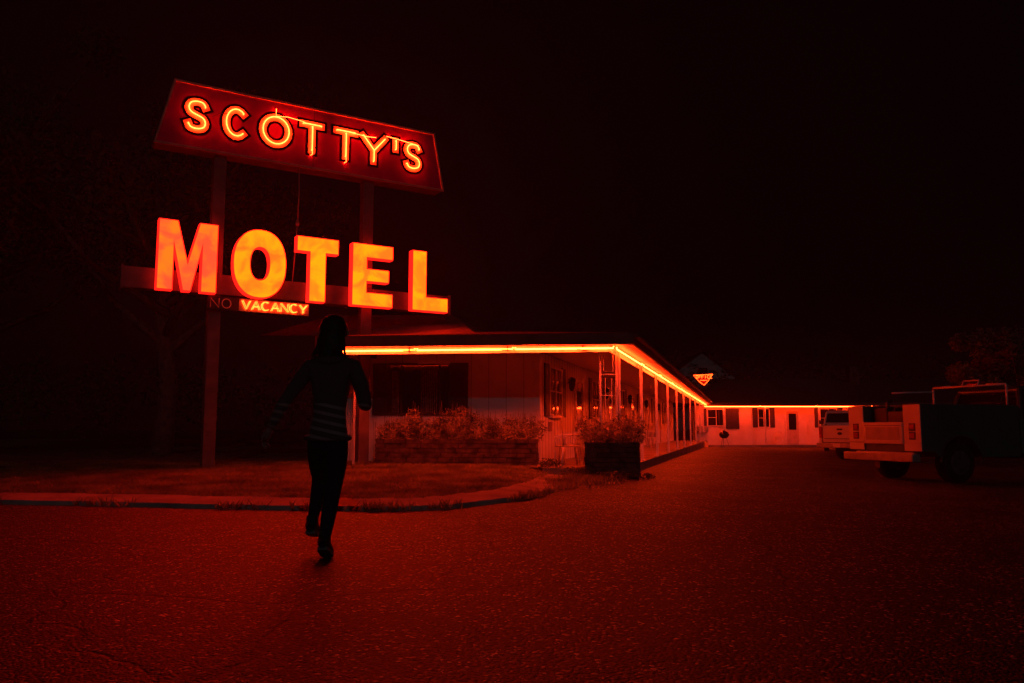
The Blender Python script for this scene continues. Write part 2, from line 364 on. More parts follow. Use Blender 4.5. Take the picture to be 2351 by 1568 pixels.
bo.obj('scottys_letter_outline','ink',sg); bf.obj('scottys_letter_fill','cream',sg)
for P3 in ([(1.05,-.06,7.72),(1.05,-.07,7.55),(1.3,-.08,7.58),(1.66,-.07,7.55)],[(2.39,-.06,7.54),(3.1,-.075,7.50),(3.3,-.07,7.52)],[(3.55,-.07,7.6),(3.8,-.08,7.58),(4.35,-.07,7.53)],
           [(1.85,-.05,6.97),(1.85,-.08,6.86),(1.81,-.05,6.84)],[(2.61,-.05,6.97),(2.61,-.08,6.83),(2.57,-.05,6.80)]):
    bt.tube(P3,.006,6)
bt.obj('scottys_neon','neon_s',sg,True)
b=MB()
b.tube([(-.4,-.03,7.30),(-.25,-.04,7.27),(-.1,-.04,7.38),(.1,-.03,7.42)],.006,5); b.obj('neon_wire','darkmetal',sg)
b=MB(); b.box(-1.70,5.25,.06,.09,3.65,4.06)
b.box(-1.70,5.25,.35,.38,3.65,4.06); b.box(-1.70,5.25,.09,.35,4.03,4.06); b.box(-1.70,5.25,.09,.35,3.65,3.68)
b.box(-1.74,-1.70,.05,.39,3.62,4.09); b.box(5.25,5.29,.05,.39,3.62,4.09); b.obj('cross_beam','steel',sg,bevel=.005)
b=MB(); b.tube([(1.62,.1,6.55),(1.63,.08,6.0),(1.61,.06,5.4)],.012,6); b.tube([(1.61,.06,5.42),(1.61,.06,5.32),(1.60,.05,5.28)],[.02,.045,.03],8)
b.tube([(1.60,.05,5.3),(1.62,.2,4.8),(1.6,.3,4.06)],.01,6)
b.obj('hanging_cable','trim',sg,True)
z0,z1=3.63,5.02
H=z1-z0
Mx=lambda t:-1.14+t*1.106
mot={}
mot['m']=[[(Mx(0),z0),(Mx(.27),z0),(Mx(.27),z0+H*.60),(Mx(.43),z0),(Mx(.57),z0),(Mx(.73),z0+H*.60),(Mx(.73),z0),(Mx(1),z0),(Mx(1),z1),(Mx(.68),z1),(Mx(.5),z0+H*.42),(Mx(.32),z1),(Mx(0),z1)]]
oc=(.805,(z0+z1)/2)
def ell(a,b_,n=40,rev=False,p=2.25):
    L_=[]
    for i in range(n):
        t=2*pi*i/n; cx=math.cos(t); sy=math.sin(t)
        L_.append((oc[0]+a*math.copysign(abs(cx)**(2/p),cx),oc[1]+b_*math.copysign(abs(sy)**(2/p),sy)))
    return L_[::-1] if rev else L_
mot['o']=[ell(.537,H/2+.02),ell(.19,H/2-.36,rev=True)]
mot['t']=[[(1.83,z0),(2.19,z0),(2.19,z1-.33),(2.465,z1-.33),(2.465,z1),(1.552,z1),(1.552,z1-.33),(1.83,z1-.33)]]
mot['e']=[[(2.777,z0),(3.73,z0),(3.73,z0+.31),(3.12,z0+.31),(3.12,z0+.55),(3.64,z0+.55),(3.64,z0+.84),(3.12,z0+.84),(3.12,z1-.31),(3.73,z1-.31),(3.73,z1),(2.777,z1)]]
mot['l']=[[(4.205,z0),(5.11,z0),(5.11,z0+.33),(4.56,z0+.33),(4.56,z1),(4.205,z1)]]
def curve2d(name,polys,ext,off,y,mat,parent):
    cu=bpy.data.curves.new(name,'CURVE'); cu.dimensions='2D'; cu.fill_mode='BOTH'; cu.extrude=ext; cu.offset=off
    for p in polys:
        s=cu.splines.new('POLY'); s.points.add(len(p)-1); s.use_cyclic_u=True
        for i,(a,c) in enumerate(p): s.points[i].co=(a,c,0,1)
    cu.materials.append(mat if not isinstance(mat,str) else M[mat]); o=bpy.data.objects.new(name,cu); o.rotation_euler=(pi/2,0,0); o.location=(0,y,0); o.parent=parent
    S.collection.objects.link(o); return o
RL=24
par={'m':(.10,.22,.03,.012,(0,0,0)),'o':(.20,.42,.012,.006,(3,0,0)),'t':(.27,.46,.01,.005,(7,0,0)),'e':(.22,.44,.012,.005,(5,3,0)),'l':(.25,.44,.01,.005,(2,8,0))}
for k_,(a,c,d,e_,of) in par.items():
    curve2d('letter_%s_can'%k_,mot[k_],.10,.0,-.05,'can',sg)
    curve2d('letter_%s_face'%k_,mot[k_],.004,-.018,-.157,letter_face('glow_'+k_,RL,a,c,d,e_,1.9,of),sg)
b=MB(); b.box(-.16,1.90,-.02,.12,3.32,3.60); b.obj('vacancy_box','darkmetal',sg,bevel=.008)
b=MB(); b.box(.44,1.88,-.026,-.0205,3.335,3.585); b.obj('vacancy_panel',pm('vacancy_panel_paint',(.5,.25,.2),(.4,.2,.15),5,.5),sg)
b=MB(); b.box(-.145,.42,-.024,-.0205,3.335,3.585); b.obj('no_panel',pm('no_panel_paint',(.10,.04,.035),None,5,.5),sg)
bt=MB(); bu=MB()
for c,x0,x1 in (('N',-.11,.05),('O',.11,.28)):
    for p,cl in place(glyph(c),x0,x1,3.37,3.555): bu.tube([(a,-.045,z) for a,z in p],.010,6,cl)
x=.49
for c in 'VACANCY':
    for o2,dy in ((0,-.05),(.022,-.07)):
        for p,cl in place(glyph(c),x+o2,x+.155+o2,3.375+o2*.2,3.55+o2*.2): bt.tube([(a,dy,z) for a,z in p],.0075,6,cl)
    x+=.195
bt.obj('vacancy_neon','neon_v',sg,True); bu.obj('no_neon_tube','tube_off',sg,True)
# ------------------------------------------------------------ MOTEL BUILDING
mo=empty('motel_building')
def SW(Y,off=0): return (-4.608+.287*Y+.961*off, Y-.276*off)
corner=(.615,18.2); fdir=Vector((.995,-.0995)); left=(corner[0]-4.6*fdir.x,corner[1]-4.6*fdir.y)
Yend=54
zt=2.72; zb=.18
b=MB(); b.seg(left,corner,-.15,0,zb,zt); b.seg(SW(18.2),SW(Yend),-.15,.0,zb,zt)
lb=(left[0]+.287*35.8,left[1]+35.8); b.seg(left,lb,0,.15,zb,zt); b.obj('walls','white',mo)
b=MB(); eA=(2.22,15.75)
b.poly([(left[0]-.2,left[1]-.6,zb),(left[0]-.2,16.5,zb),(.55,16.3,zb),(.6,15.95,zb),(2.15,15.8,zb),(2.15+.287*38.4,54.2,zb),(9,54.2,zb)])
b.seg((2.15,15.8),(2.15+.287*38.4,54.2),-.02,0.0,-.35,zb-.002); b.seg((.6,15.95),(2.15,15.8),-.02,0,-.1,zb-.002)
b.obj('porch_slab','slab',mo)
b=MB(); s=.2
while s<4.6:
    p=(left[0]+fdir.x*s,left[1]+fdir.y*s); q=(left[0]+fdir.x*(s+.008),left[1]+fdir.y*(s+.008)); b.seg(p,q,0,.003,zb,zt); s+=.405
Y=18.5
while Y<53: b.seg(SW(Y),SW(Y+.014),0,.003,zb,zt); Y+=.3
b.obj('siding_grooves','groove',mo)
b=MB(); b.seg((corner[0]-.1*fdir.x,corner[1]-.1*fdir.y),(corner[0]+.02,corner[1]),0.0,.02,zb,zt); b.seg((SW(18.2)[0],18.2),SW(18.31),.0,.022,zb,zt)
b.obj('corner_boards','white2',mo)
def FP(t): return (left[0]+fdir.x*t,left[1]+fdir.y*t)
def ft(X): return (X-left[0])/fdir.x
t0,t1=ft(-3.2),ft(-1.05)
gl=MB();fr=MB();cu=MB();sh=MB();dr=MB();lamps=MB();dk=MB()
gl.seg(FP(t0),FP(t1),.012,.02,1.32,2.43)
for a,c,zz0,zz1 in ((t0-.04,t0+.02,1.28,2.47),(t1-.02,t1+.04,1.28,2.47)): dk.seg(FP(a),FP(c),.0,.05,zz0,zz1)
dk.seg(FP(t0),FP(t1),0,.05,2.42,2.47); dk.seg(FP(t0),FP(t1),0,.07,1.27,1.325)
for a in (t0+.62,t0+1.52): dk.seg(FP(a),FP(a+.04),.02,.045,1.325,2.42)
dk.seg(FP(t0+.02),FP(t0+.3),.021,.03,1.325,2.42); dk.seg(FP(t1-.42),FP(t1-.02),.021,.03,1.325,2.42)
for i in range(10):
    a=t0+.42+i*.03+(.36 if i>5 else 0)
    if i<6: cu.seg(FP(a),FP(a+.014),.021,.026,1.33,2.3)
for i in range(9): cu.seg(FP(t0+1.1+i*.045),FP(t0+1.1+i*.045+.022),.021,.027,1.33,2.3)
for i,yc in enumerate((19.75,25.2,30.8,36.4,42.0,47.6)):
    a,c=yc-.62,yc+.62
    gl.seg(SW(a),SW(c),.008,.02,1.32,2.42)
    for u,v_ in ((a-.05,a),(c,c+.05),(yc-.02,yc+.02)): fr.seg(SW(u),SW(v_),.0,.05,1.27,2.47)
    fr.seg(SW(a),SW(yc-.02),0,.048,2.42,2.468); fr.seg(SW(yc+.02),SW(c),0,.048,2.42,2.468); fr.seg(SW(a),SW(c),0,.09,1.22,1.27); fr.seg(SW(a),SW(yc-.02),.02,.04,1.85,1.88); fr.seg(SW(yc+.02),SW(c),.02,.04,1.85,1.88)
    for u in (a-.47,c+.07): 
        sh.seg(SW(u),SW(u+.40),.0,.04,1.25,2.5)
        for zz in np.arange(1.33,2.42,.075): sh.seg(SW(u+.05),SW(u+.35),.04,.048,zz,zz+.04)
    cu.seg(SW(a+.05),SW(a+.3),.021,.028,1.33,2.41); cu.seg(SW(c-.3),SW(c-.05),.021,.028,1.33,2.41)
    d0=yc+2.35; dr.seg(SW(d0),SW(d0+.9),.0,.03,.2,2.25); fr.seg(SW(d0-.09),SW(d0),0,.06,.18,2.34); fr.seg(SW(d0+.9),SW(d0+.99),0,.06,.18,2.34); fr.seg(SW(d0),SW(d0+.9),0,.058,2.25,2.335)
    gl.seg(SW(d0+.15),SW(d0+.75),.031,.036,1.2,2.1)
    lp=SW(yc+1.45,.12); lamps.tube([(lp[0],lp[1],1.95),(lp[0],lp[1],2.02),(lp[0],lp[1],2.2),(lp[0],lp[1],2.27),(lp[0],lp[1],2.33)],[.03,.07,.09,.10,.01],6)
    l2=SW(yc+1.45,0); lamps.tube([(l2[0],l2[1],2.15),(lp[0],lp[1],2.3)],.012,5)
gl.obj('window_glass','glass',mo); fr.obj('window_and_door_frames','white2',mo); sh.obj('shutters','shutter',mo); cu.obj('curtains','curtain',mo)
dr.obj('doors','door',mo); lamps.obj('porch_lanterns','stove',mo); dk.obj('front_window_frame','shutter',mo)
b=MB(); b.seg(SW(19.05),SW(19.35),.001,.03,.9,1.12); b.obj('wall_plaque','door',mo)
A=(2.35,15.3); FLc=(A[0]-6.35*fdir.x,A[1]-6.35*fdir.y)
def EL(Y,off=0): return (2.35+.287*(Y-15.3)+.961*off,Y-.276*off)
B=EL(53.9)
fa=MB(); fa.seg(FLc,A,-.04,0,2.585,2.80); fa.seg(A,B,-.04,0,2.585,2.80); fa.seg(FLc,(FLc[0]+.287*38,FLc[1]+38),0,.04,2.585,2.80)
fa.obj('fascia','fascia',mo)
b=MB(); b.seg(A,B,.0,.11,2.70,2.79); b.obj('gutter','darkmetal',mo,bevel=.02)
sf=MB(); fin=Vector((-.0995,-.995))
z_s=2.60
sf.poly([(FLc[0]+.02,FLc[1]+.03,z_s),(A[0]-.04,A[1]+.04,z_s),(corner[0]+.05,corner[1]-.02,2.71),(left[0]-.6,left[1],2.71)])
sf.poly([(A[0]-.04,A[1]+.04,z_s),(B[0]-.04,B[1],z_s),(*SW(Yend),2.71),(corner[0]+.05,corner[1]-.02,2.71)])
sf.obj('soffit','soffit',mo)
b=MB(); b.seg((FLc[0],FLc[1]+.42),(A[0]-.42,A[1]+.38),-.03,0,2.47,2.598); b.seg((A[0]-.42,A[1]+.38),(B[0]-.42,B[1]+.2),-.03,0,2.47,2.598); b.obj('frieze_board','white2',mo)
rf=MB(); zr=2.81
R1=(-.5,19.2,3.30); R2=(-.5+.287*35,54.2,3.30); BL=(FLc[0]+.287*38,FLc[1]+38)
rf.poly([(*FLc,zr),(*A,zr),R1]); rf.poly([(*A,zr),(*B,zr),R2,R1]); rf.poly([(*FLc,zr),R1,R2,(*BL,zr)])
rf.obj('roof','shingle',mo)
b=MB(); b.poly([(-5.6,17.6,3.02),(-.75,17.45,3.0),(-1.55,20.2,3.86),(-4.6,20.3,3.86)]); b.poly([(-.75,17.45,3.0),(.6,23,3.0),(-1.55,20.2,3.86)]); b.poly([(-1.55,20.2,3.86),(.6,23,3.0),(-5,23.2,3.0),(-4.6,20.3,3.86)])
b.obj('raised_roof',pm('raised_roof_shingle',(.18,.13,.12),(.12,.09,.08),7,.85,.4,30),mo)
b=MB()
def nl_(p,q,z,n):
    for i in range(n):
        a=i/n+.004; c=(i+1)/n-.004
        P0=(p[0]+(q[0]-p[0])*a,p[1]+(q[1]-p[1])*a); P1=(p[0]+(q[0]-p[0])*c,p[1]+(q[1]-p[1])*c)
        b.tube([(*P0,z+.04),(P0[0]*.998+P1[0]*.002,P0[1]*.998+P1[1]*.002,z),(P0[0]*.002+P1[0]*.998,P0[1]*.002+P1[1]*.998,z),(*P1,z+.04)],.013,8)
nA=(A[0]-.33,A[1]+.27); nl_((FLc[0]+.05,FLc[1]+.30),nA,2.53,3); nl_((nA[0]+.02,nA[1]+.05),(B[0]-.33,B[1]-.2),2.53,9)
b.obj('eave_neon','neon',mo,True)
b=MB()
for s_ in (1.9,3.9,5.4): 
    p=(FLc[0]+s_*fdir.x,FLc[1]+s_*fdir.y+.28); b.box(p[0]-.12,p[0]+.12,p[1]-.035,p[1]-.022,2.515,2.53); b.box(p[0]-.01,p[0]+.01,p[1]-.03,p[1]+.1,2.50,2.60)
b.obj('neon_clips','darkmetal',mo)
b=MB(); p=FP(ft(-1.7)); b.box(-2.05,-1.35,17.2,17.32,2.36,2.42); b.box(-1.72,-1.68,17.25,17.27,2.42,2.68); b.obj('hanging_light_fixture','white2',mo)
ps=MB()
for Y in (19.7,23.2,26.8,30.5,34.2,38.5,43,47.5,51.5):
    p=EL(Y,-.42); ps.box(p[0]-.035,p[0]+.035,p[1]-.035,p[1]+.035,zb,2.62); ps.box(p[0]-.07,p[0]+.07,p[1]-.07,p[1]+.07,zb,zb+.02)
c1=(2.13,16.2); c0=(1.80,16.24)
for c in (c1,c0,(-3.30,16.75),): ps.box(c[0]-.022,c[0]+.022,c[1]-.022,c[1]+.022,zb,2.62)
for z in (.45,1.05,1.62,2.05,2.5): ps.box(1.82,2.11,16.21,16.235,z,z+.02)
for z in (1.12,1.68): 
    ps.tube([(1.9,16.22,z),(2.03,16.22,z),(2.03,16.22,z+.55 if z<1.5 else z+.3),(1.9,16.22,z+.55 if z<1.5 else z+.3)],.009,5,True)
for z in (2.12,): ps.tube([(1.87,16.22,z),(2.06,16.22,z),(2.06,16.22,z+.34),(1.87,16.22,z+.34)],.009,5,True)
c2=(c1[0]+.1,c1[1]+.33); ps.box(c2[0]-.022,c2[0]+.022,c2[1]-.022,c2[1]+.022,zb,2.62)
ps.obj('porch_posts','white2',mo)
of=empty('office_sign',(*EL(42.0,.1),0),math.radians(4))
b=MB(); b.prism([(-.62,3.80),(.55,3.86),(.18,3.36),(.0,3.2),(-.25,3.36)],0,.12); b.obj('arrow_panel',pm('office_panel_paint',(.45,.03,.03),(.35,.02,.02),4,.4),of,bevel=.01)
b=MB(); x=-.42
for c in 'OFFICE':
    for p,cl in place(glyph(c),x,x+.105,3.60,3.76): b.tube([(a,-.05,z) for a,z in p],.008,6,cl)
    x+=.15
b.tube([(-.56,-.05,3.76),(.49,-.05,3.82),(.16,-.05,3.40),(0,-.05,3.25),(-.22,-.05,3.40)],.008,6,True)
b.tube([(-.2,-.05,3.5),(.15,-.05,3.5)],.008,6)
b.obj('office_neon','neon_v',of,True)
b=MB(); b.box(-.2,-.15,.04,.08,2.7,3.4); b.box(.1,.15,.04,.08,2.7,3.4); b.obj('brackets','darkmetal',of)
# ------------------------------------------------------------ FAR WING
fw=empty('motel_rear_wing'); zf=-.12
Lx,Rx=12.4,42
b=MB(); b.seg((Lx,55.0),(Rx,55.0),-.15,0,zf,2.62); b.seg((16.2,54.3),(16.2,54.99),-.06,.06,zf,2.55); b.seg((12.5,54.3),(16.14,54.3),-.1,0,zf,2.55)
b.seg((Rx,55),(Rx,62),-.15,0,zf,2.62); b.obj('walls','white',fw)
b=MB(); b.box(Lx,Rx,53.6,54.999,-.35,zf); b.obj('walk_slab','slab',fw)
g_=MB();f_=MB();s_=MB();d_=MB()
def win(x0,x1,z0,z1,y=55.0):
    g_.box(x0,x1,y-.03,y-.015,z0,z1); f_.box(x0-.06,x0,y-.06,y-.002,z0-.06,z1+.06); f_.box(x1,x1+.06,y-.06,y-.002,z0-.06,z1+.06); f_.box(x0,x1,y-.058,y-.002,z1,z1+.058); f_.box(x0,x1,y-.07,y-.002,z0-.06,z0)
    f_.box((x0+x1)/2-.02,(x0+x1)/2+.02,y-.05,y-.031,z0,z1); f_.box(x0,(x0+x1)/2-.02,y-.048,y-.031,(z0+z1)/2-.015,(z0+z1)/2+.015)
win(13.3,14.4,1.2,2.25,54.3); win(16.95,17.65,1.1,2.3); s_.box(16.55,16.88,54.95,54.998,1.05,2.4); s_.box(17.72,18.05,54.95,54.998,1.05,2.4)
s_.box(12.95,13.2,54.25,54.298,1.05,2.35); s_.box(14.5,15.4,54.26,54.298,.95,2.35)
d_.box(18.85,19.65,54.95,54.998,zf+.05,2.15); g_.box(19.0,19.5,54.93,54.949,.9,2.0)
for x in (18.75,19.66): f_.box(x,x+.09,54.93,54.998,zf,2.25)
f_.box(18.84,19.66,54.93,54.998,2.151,2.25)
for x0 in (21.2,25.5,29.8,34.1):
    s_.box(x0-.4,x0-.05,54.95,54.998,1.05,2.4); win(x0,x0+1.1,1.1,2.3); s_.box(x0+1.18,x0+1.5,54.95,54.998,1.05,2.4)
    d_.box(x0+2.2,x0+3.0,54.95,54.998,zf+.05,2.15); f_.box(x0+2.1,x0+2.19,54.93,54.998,zf,2.25); f_.box(x0+3.01,x0+3.1,54.93,54.998,zf,2.25)
g_.obj('window_glass','glass',fw); f_.obj('frames','white2',fw); s_.obj('shutters','shutter',fw); d_.obj('doors',pm('white_door_paint',(.6,.5,.46),None,3,.5),fw)
b=MB(); b.box(12.0,Rx+.6,53.3,53.34,2.5,2.7); b.obj('fascia','fascia',fw)
b=MB(); b.poly([(12.2,53.34,2.52),(Rx+.5,53.34,2.52),(Rx+.5,55,2.62),(12.2,55,2.62)]); b.obj('soffit','soffit',fw)
b=MB(); b.poly([(12,53.28,2.71),(Rx+.6,53.28,2.71),(Rx-3,58.5,4.6),(15.5,58.5,4.6)]); b.poly([(15.5,58.5,4.6),(Rx-3,58.5,4.6),(Rx,64,2.7),(12,64,2.7)]); b.poly([(12,53.28,2.71),(15.5,58.5,4.6),(12,64,2.7)]); b.obj('roof','shingle',fw)
b=MB(); b.box(24.3,25.0,57.2,57.9,4.1,5.35); b.box(24.24,25.06,57.14,57.96,5.35,5.45); b.obj('chimney','stone',fw)
b=MB(); 
for i in range(3):
    x0=12.9+i*3.75; b.tube([(x0,53.5,2.5),(x0+.02,53.5,2.44),(x0+3.68,53.5,2.44),(x0+3.70,53.5,2.5)],.018,8)
b.obj('eave_neon',em('wing_neon_glow',(105,3.2,.4)),fw,True)
b=MB()
for x in (14.2,17.0,20.6,24.5,28.5,32.5): b.box(x-.035,x+.035,53.65,53.72,zf,2.5)
b.obj('posts','white2',fw)
hs=empty('gabled_house'); b=MB()
b.prism([(14.0,0),(19.6,0),(19.6,5.6),(16.8,7.6),(14.0,5.6)],70,78); b.obj('walls',pm('grey_clapboard',(.45,.4,.38),None,4,.8,.3,20),hs)
b=MB(); b.poly([(13.7,69.6,5.4),(16.8,69.6,7.75),(16.8,78,7.75),(13.7,78,5.4)]); b.poly([(19.9,69.6,5.4),(16.8,69.6,7.75),(16.8,78,7.75),(19.9,78,5.4)]); b.obj('roof','shingle',hs)
b=MB(); b.box(16.4,17.2,69.93,69.99,5.2,6.3); b.obj('attic_window','glass',hs)
# ------------------------------------------------------------ planters
def planter(name,p,q,depth,z0,z1,nb,fl,h):
    e=empty(name); b=MB(); d=(Vector(q)-Vector(p)); ln=d.length; d.normalize(); nrm=Vector((d.y,-d.x))
    rows_=int((z1-z0)/.085); 
    for r in range(rows_):
        zz=z0+(z1-z0)*r/rows_; s=-random.random()*.2
        while s<ln:
            w_=.18+random.random()*.3; a=max(s,0); c=min(s+w_-.008,ln)
            if c-a>.03:
                pr=random.random()*.025
                P0=Vector(p)+d*a; P1=Vector(p)+d*c; b.seg(P0,P1,.0,.08+pr,zz,zz+(z1-z0)/rows_-.007)
            s+=w_
        for end,sgn in ((p,-1),(q,1)):
            pr=random.random()*.02
            a_=Vector(end)+d*sgn*(.001+pr); c_=Vector(end)-d*sgn*.06
            if sgn>0: b.seg(c_,a_,-depth,-.001,zz,zz+(z1-z0)/rows_-.007)
            else: b.seg(a_,c_,-depth,-.001,zz,zz+(z1-z0)/rows_-.007)
    b.obj('stone_courses','stone',e,bevel=.006)
    b=MB(); b.seg(p,q,-depth,-.02,z0-.1,z1-.05); b.obj('soil_fill','soil',e)
    bl=[]
    for i in range(nb):
        t=(i+.5)/nb*ln; c=Vector(p)+d*t-nrm*depth*.40; hh=h*(.6+.7*random.random()); r_=.2+.14*random.random()
        bl.append((c.x+random.gauss(0,.05),c.y+random.gauss(0,.05),z1+hh*.45,r_,.28,hh*.62,int(fl*(.5+hh/h*.6))))
        bl.append((c.x+random.gauss(0,.08),c.y-.2,z1+hh*.2,.18,.16,.17,fl//3))
    leaves('flower_foliage',bl,.032,'flower',e)
    b=MB()
    for (cx,cy,cz,rx,ry,rz,n) in bl[::2]:
        for j in range(16): 
            x=cx+random.gauss(0,rx*.6); y=cy+random.gauss(0,.12); b.tube([(x,y,z1-.05),(x+random.gauss(0,.05),y+random.gauss(0,.05),cz+rz*(.5+.9*random.random()))],.004,4)
    b.obj('stems','flower',e)
    return e
planter('stone_flower_planter',(-2.95,17.42),(.52,17.08),.55,.15,.74,14,400,.52)
planter('stone_flower_planter',(1.42,15.62),(2.46,15.50),.62,.02,.70,5,440,.46)
leaves('corner_weeds',[(.75,16.3,.25,.3,.2,.12,200),(1.2,15.3,.12,.3,.3,.12,250),(1.9,15.25,.08,.5,.15,.08,200),(2.6,15.5,.05,.15,.3,.07,80)],.03,'leaf')
# ------------------------------------------------------------ chairs
def chair(loc,rz,name='plastic_chair',z=None):
    e=empty(name,loc,rz); b=MB()
    for sx in (-1,1):
        b.tube([(sx*.25,-.25,0),(sx*.235,-.22,.40)],[.028,.022],6); b.tube([(sx*.24,.27,0),(sx*.22,.2,.42),(sx*.21,.27,.70),(sx*.16,.31,.84)],[.028,.022,.02,.018],6)
        b.tube([(sx*.25,-.22,.40),(sx*.27,-.22,.60),(sx*.28,-.05,.645),(sx*.26,.22,.65)],[.02,.022,.026,.02],6)
    b.tube([(-.16,.31,.84),(-.08,.33,.88),(.08,.33,.88),(.16,.31,.84)],.022,6)
    for x in (-.12,-.06,0,.06,.12): b.box(x-.019,x+.019,.205,.22,.43,.5); b.tube([(x*.9,.21,.45),(x,.26,.66),(x*1.05,.325,.87)],.016,5)
    b.obj('frame_and_back','plastic',e,True)
    b=MB(); b.box(-.235,.235,-.24,.22,.39,.425); b.obj('seat','plastic',e,bevel=.012); return e
chair((1.22,17.15,zb),math.radians(-75)); chair((1.38,18.6,zb),math.radians(-80))
for Y in (27.6,29.0,33.2,34.6): chair((SW(Y,.6)[0],SW(Y,.6)[1],zb),math.radians(-74))
chair((18.1,54.4,zf),math.radians(-20))
gr=empty('kettle_grill',(12.75,48.2,zg(12.7)))
b=MB(); b.lathe((0,0,.80),[(-.22,.08),(-.17,.2),(-.06,.28),(0,.295),(.02,.295),(.12,.26),(.2,.15),(.235,.04)],'z',20); b.tube([(0,0,1.03),(0,0,1.08)],.03,6); b.obj('kettle','stove',gr,True)
b=MB()
for a in (0,2.1,4.2): b.tube([(.12*math.cos(a),.12*math.sin(a),.62),(.32*math.cos(a),.32*math.sin(a),0)],.014,6)
b.obj('legs','hub',gr)
ac=empty('air_conditioner',(12.9,53.9,0)); b=MB(); b.box(-.35,.35,0,.4,.75,1.15); b.obj('case','white2',ac,bevel=.02)
b=MB(); 
for z in np.arange(.8,1.1,.05): b.box(-.3,.3,-.01,-.001,z,z+.02)
b.obj('louvres','darkmetal',ac)
bk=empty('bucket',(12.2,50.5,zg(12.2))); b=MB(); b.lathe((0,0,0),[(0,.13),(.35,.17)],'z',16); b.obj('pail','plastic',bk,True)
# ------------------------------------------------------------ vehicles
def wheel(e,x,y,r,w_,nm):
    b=MB(); b.lathe((x,y,r),[(-w_/2,r*.62),(-w_/2,r*.93),(-w_/2+.03,r),(w_/2-.03,r),(w_/2,r*.93),(w_/2,r*.62)],'y',28); b.obj(nm+'_tire','rubber',e,True)
    b=MB(); sd=1 if y>0 else -1
    b.lathe((x,y,r),[(-w_/2-.006,r*.25),(-w_/2-.004,r*.6),(w_/2+.004,r*.6),(w_/2+.006,r*.25)],'y',20); b.obj(nm+'_rim','hub',e)
def arch(cx,r,z0,n=10,up=True):
    return [(cx+r*math.cos(t),z0+r*math.sin(t)) for t in [pi*i/n for i in range(n+1)]]
def cabin(e,x0,x1,wd,zl_,zr_,paint):
    b=MB(); b.prism([(x0,zl_),(x1,zl_),(x1,1.28),(x0,1.28)],-wd,wd); b.obj('cab_lower',paint,e,bevel=.04)
    b=MB(); gx0,gx1=x0+.06,x1-.05; rx0,rx1=x0+.25,x1-.75; wi=wd-.05; wt=wd-.2
    def fr8(xa,xb,ya,z): return [(xa,-ya,z),(xb,-ya,z),(xb,ya,z),(xa,ya,z)]
    b.add(fr8(gx0,gx1,wi,1.28)+fr8(rx0,rx1,wt,zr_-.06),[(0,1,5,4),(1,2,6,5),(2,3,7,6),(3,0,4,7),(4,5,6,7)]); b.obj('cab_windows','glass',e)
    b=MB(); b.add(fr8(rx0-.03,rx1+.05,wt+.02,zr_-.075)+fr8(rx0+.05,rx1-.08,wt-.08,zr_),[(0,1,5,4),(1,2,6,5),(2,3,7,6),(3,0,4,7),(4,5,6,7),(0,3,2,1)]); b.obj('cab_roof',paint,e,bevel=.02)
    b=MB()
    for s in (-1,1):
        for (xa,xb) in ((gx0,rx0),(gx1,rx1)): b.tube([(xa,s*wi,1.27),(xb,s*wt,zr_-.06)],.05,6)
        xm=(gx0+gx1)/2-.05; b.tube([(xm,s*(wi+.005),1.27),(xm,s*(wt+.005),zr_-.06)],.04,6)
    b.tube([(gx0,-wi,1.30),(gx0,wi,1.30)],.05,6); b.tube([(rx0-.02,-wt,zr_-.09),(rx0-.02,wt,zr_-.09)],.05,6)
    b.obj('cab_pillars',paint,e)
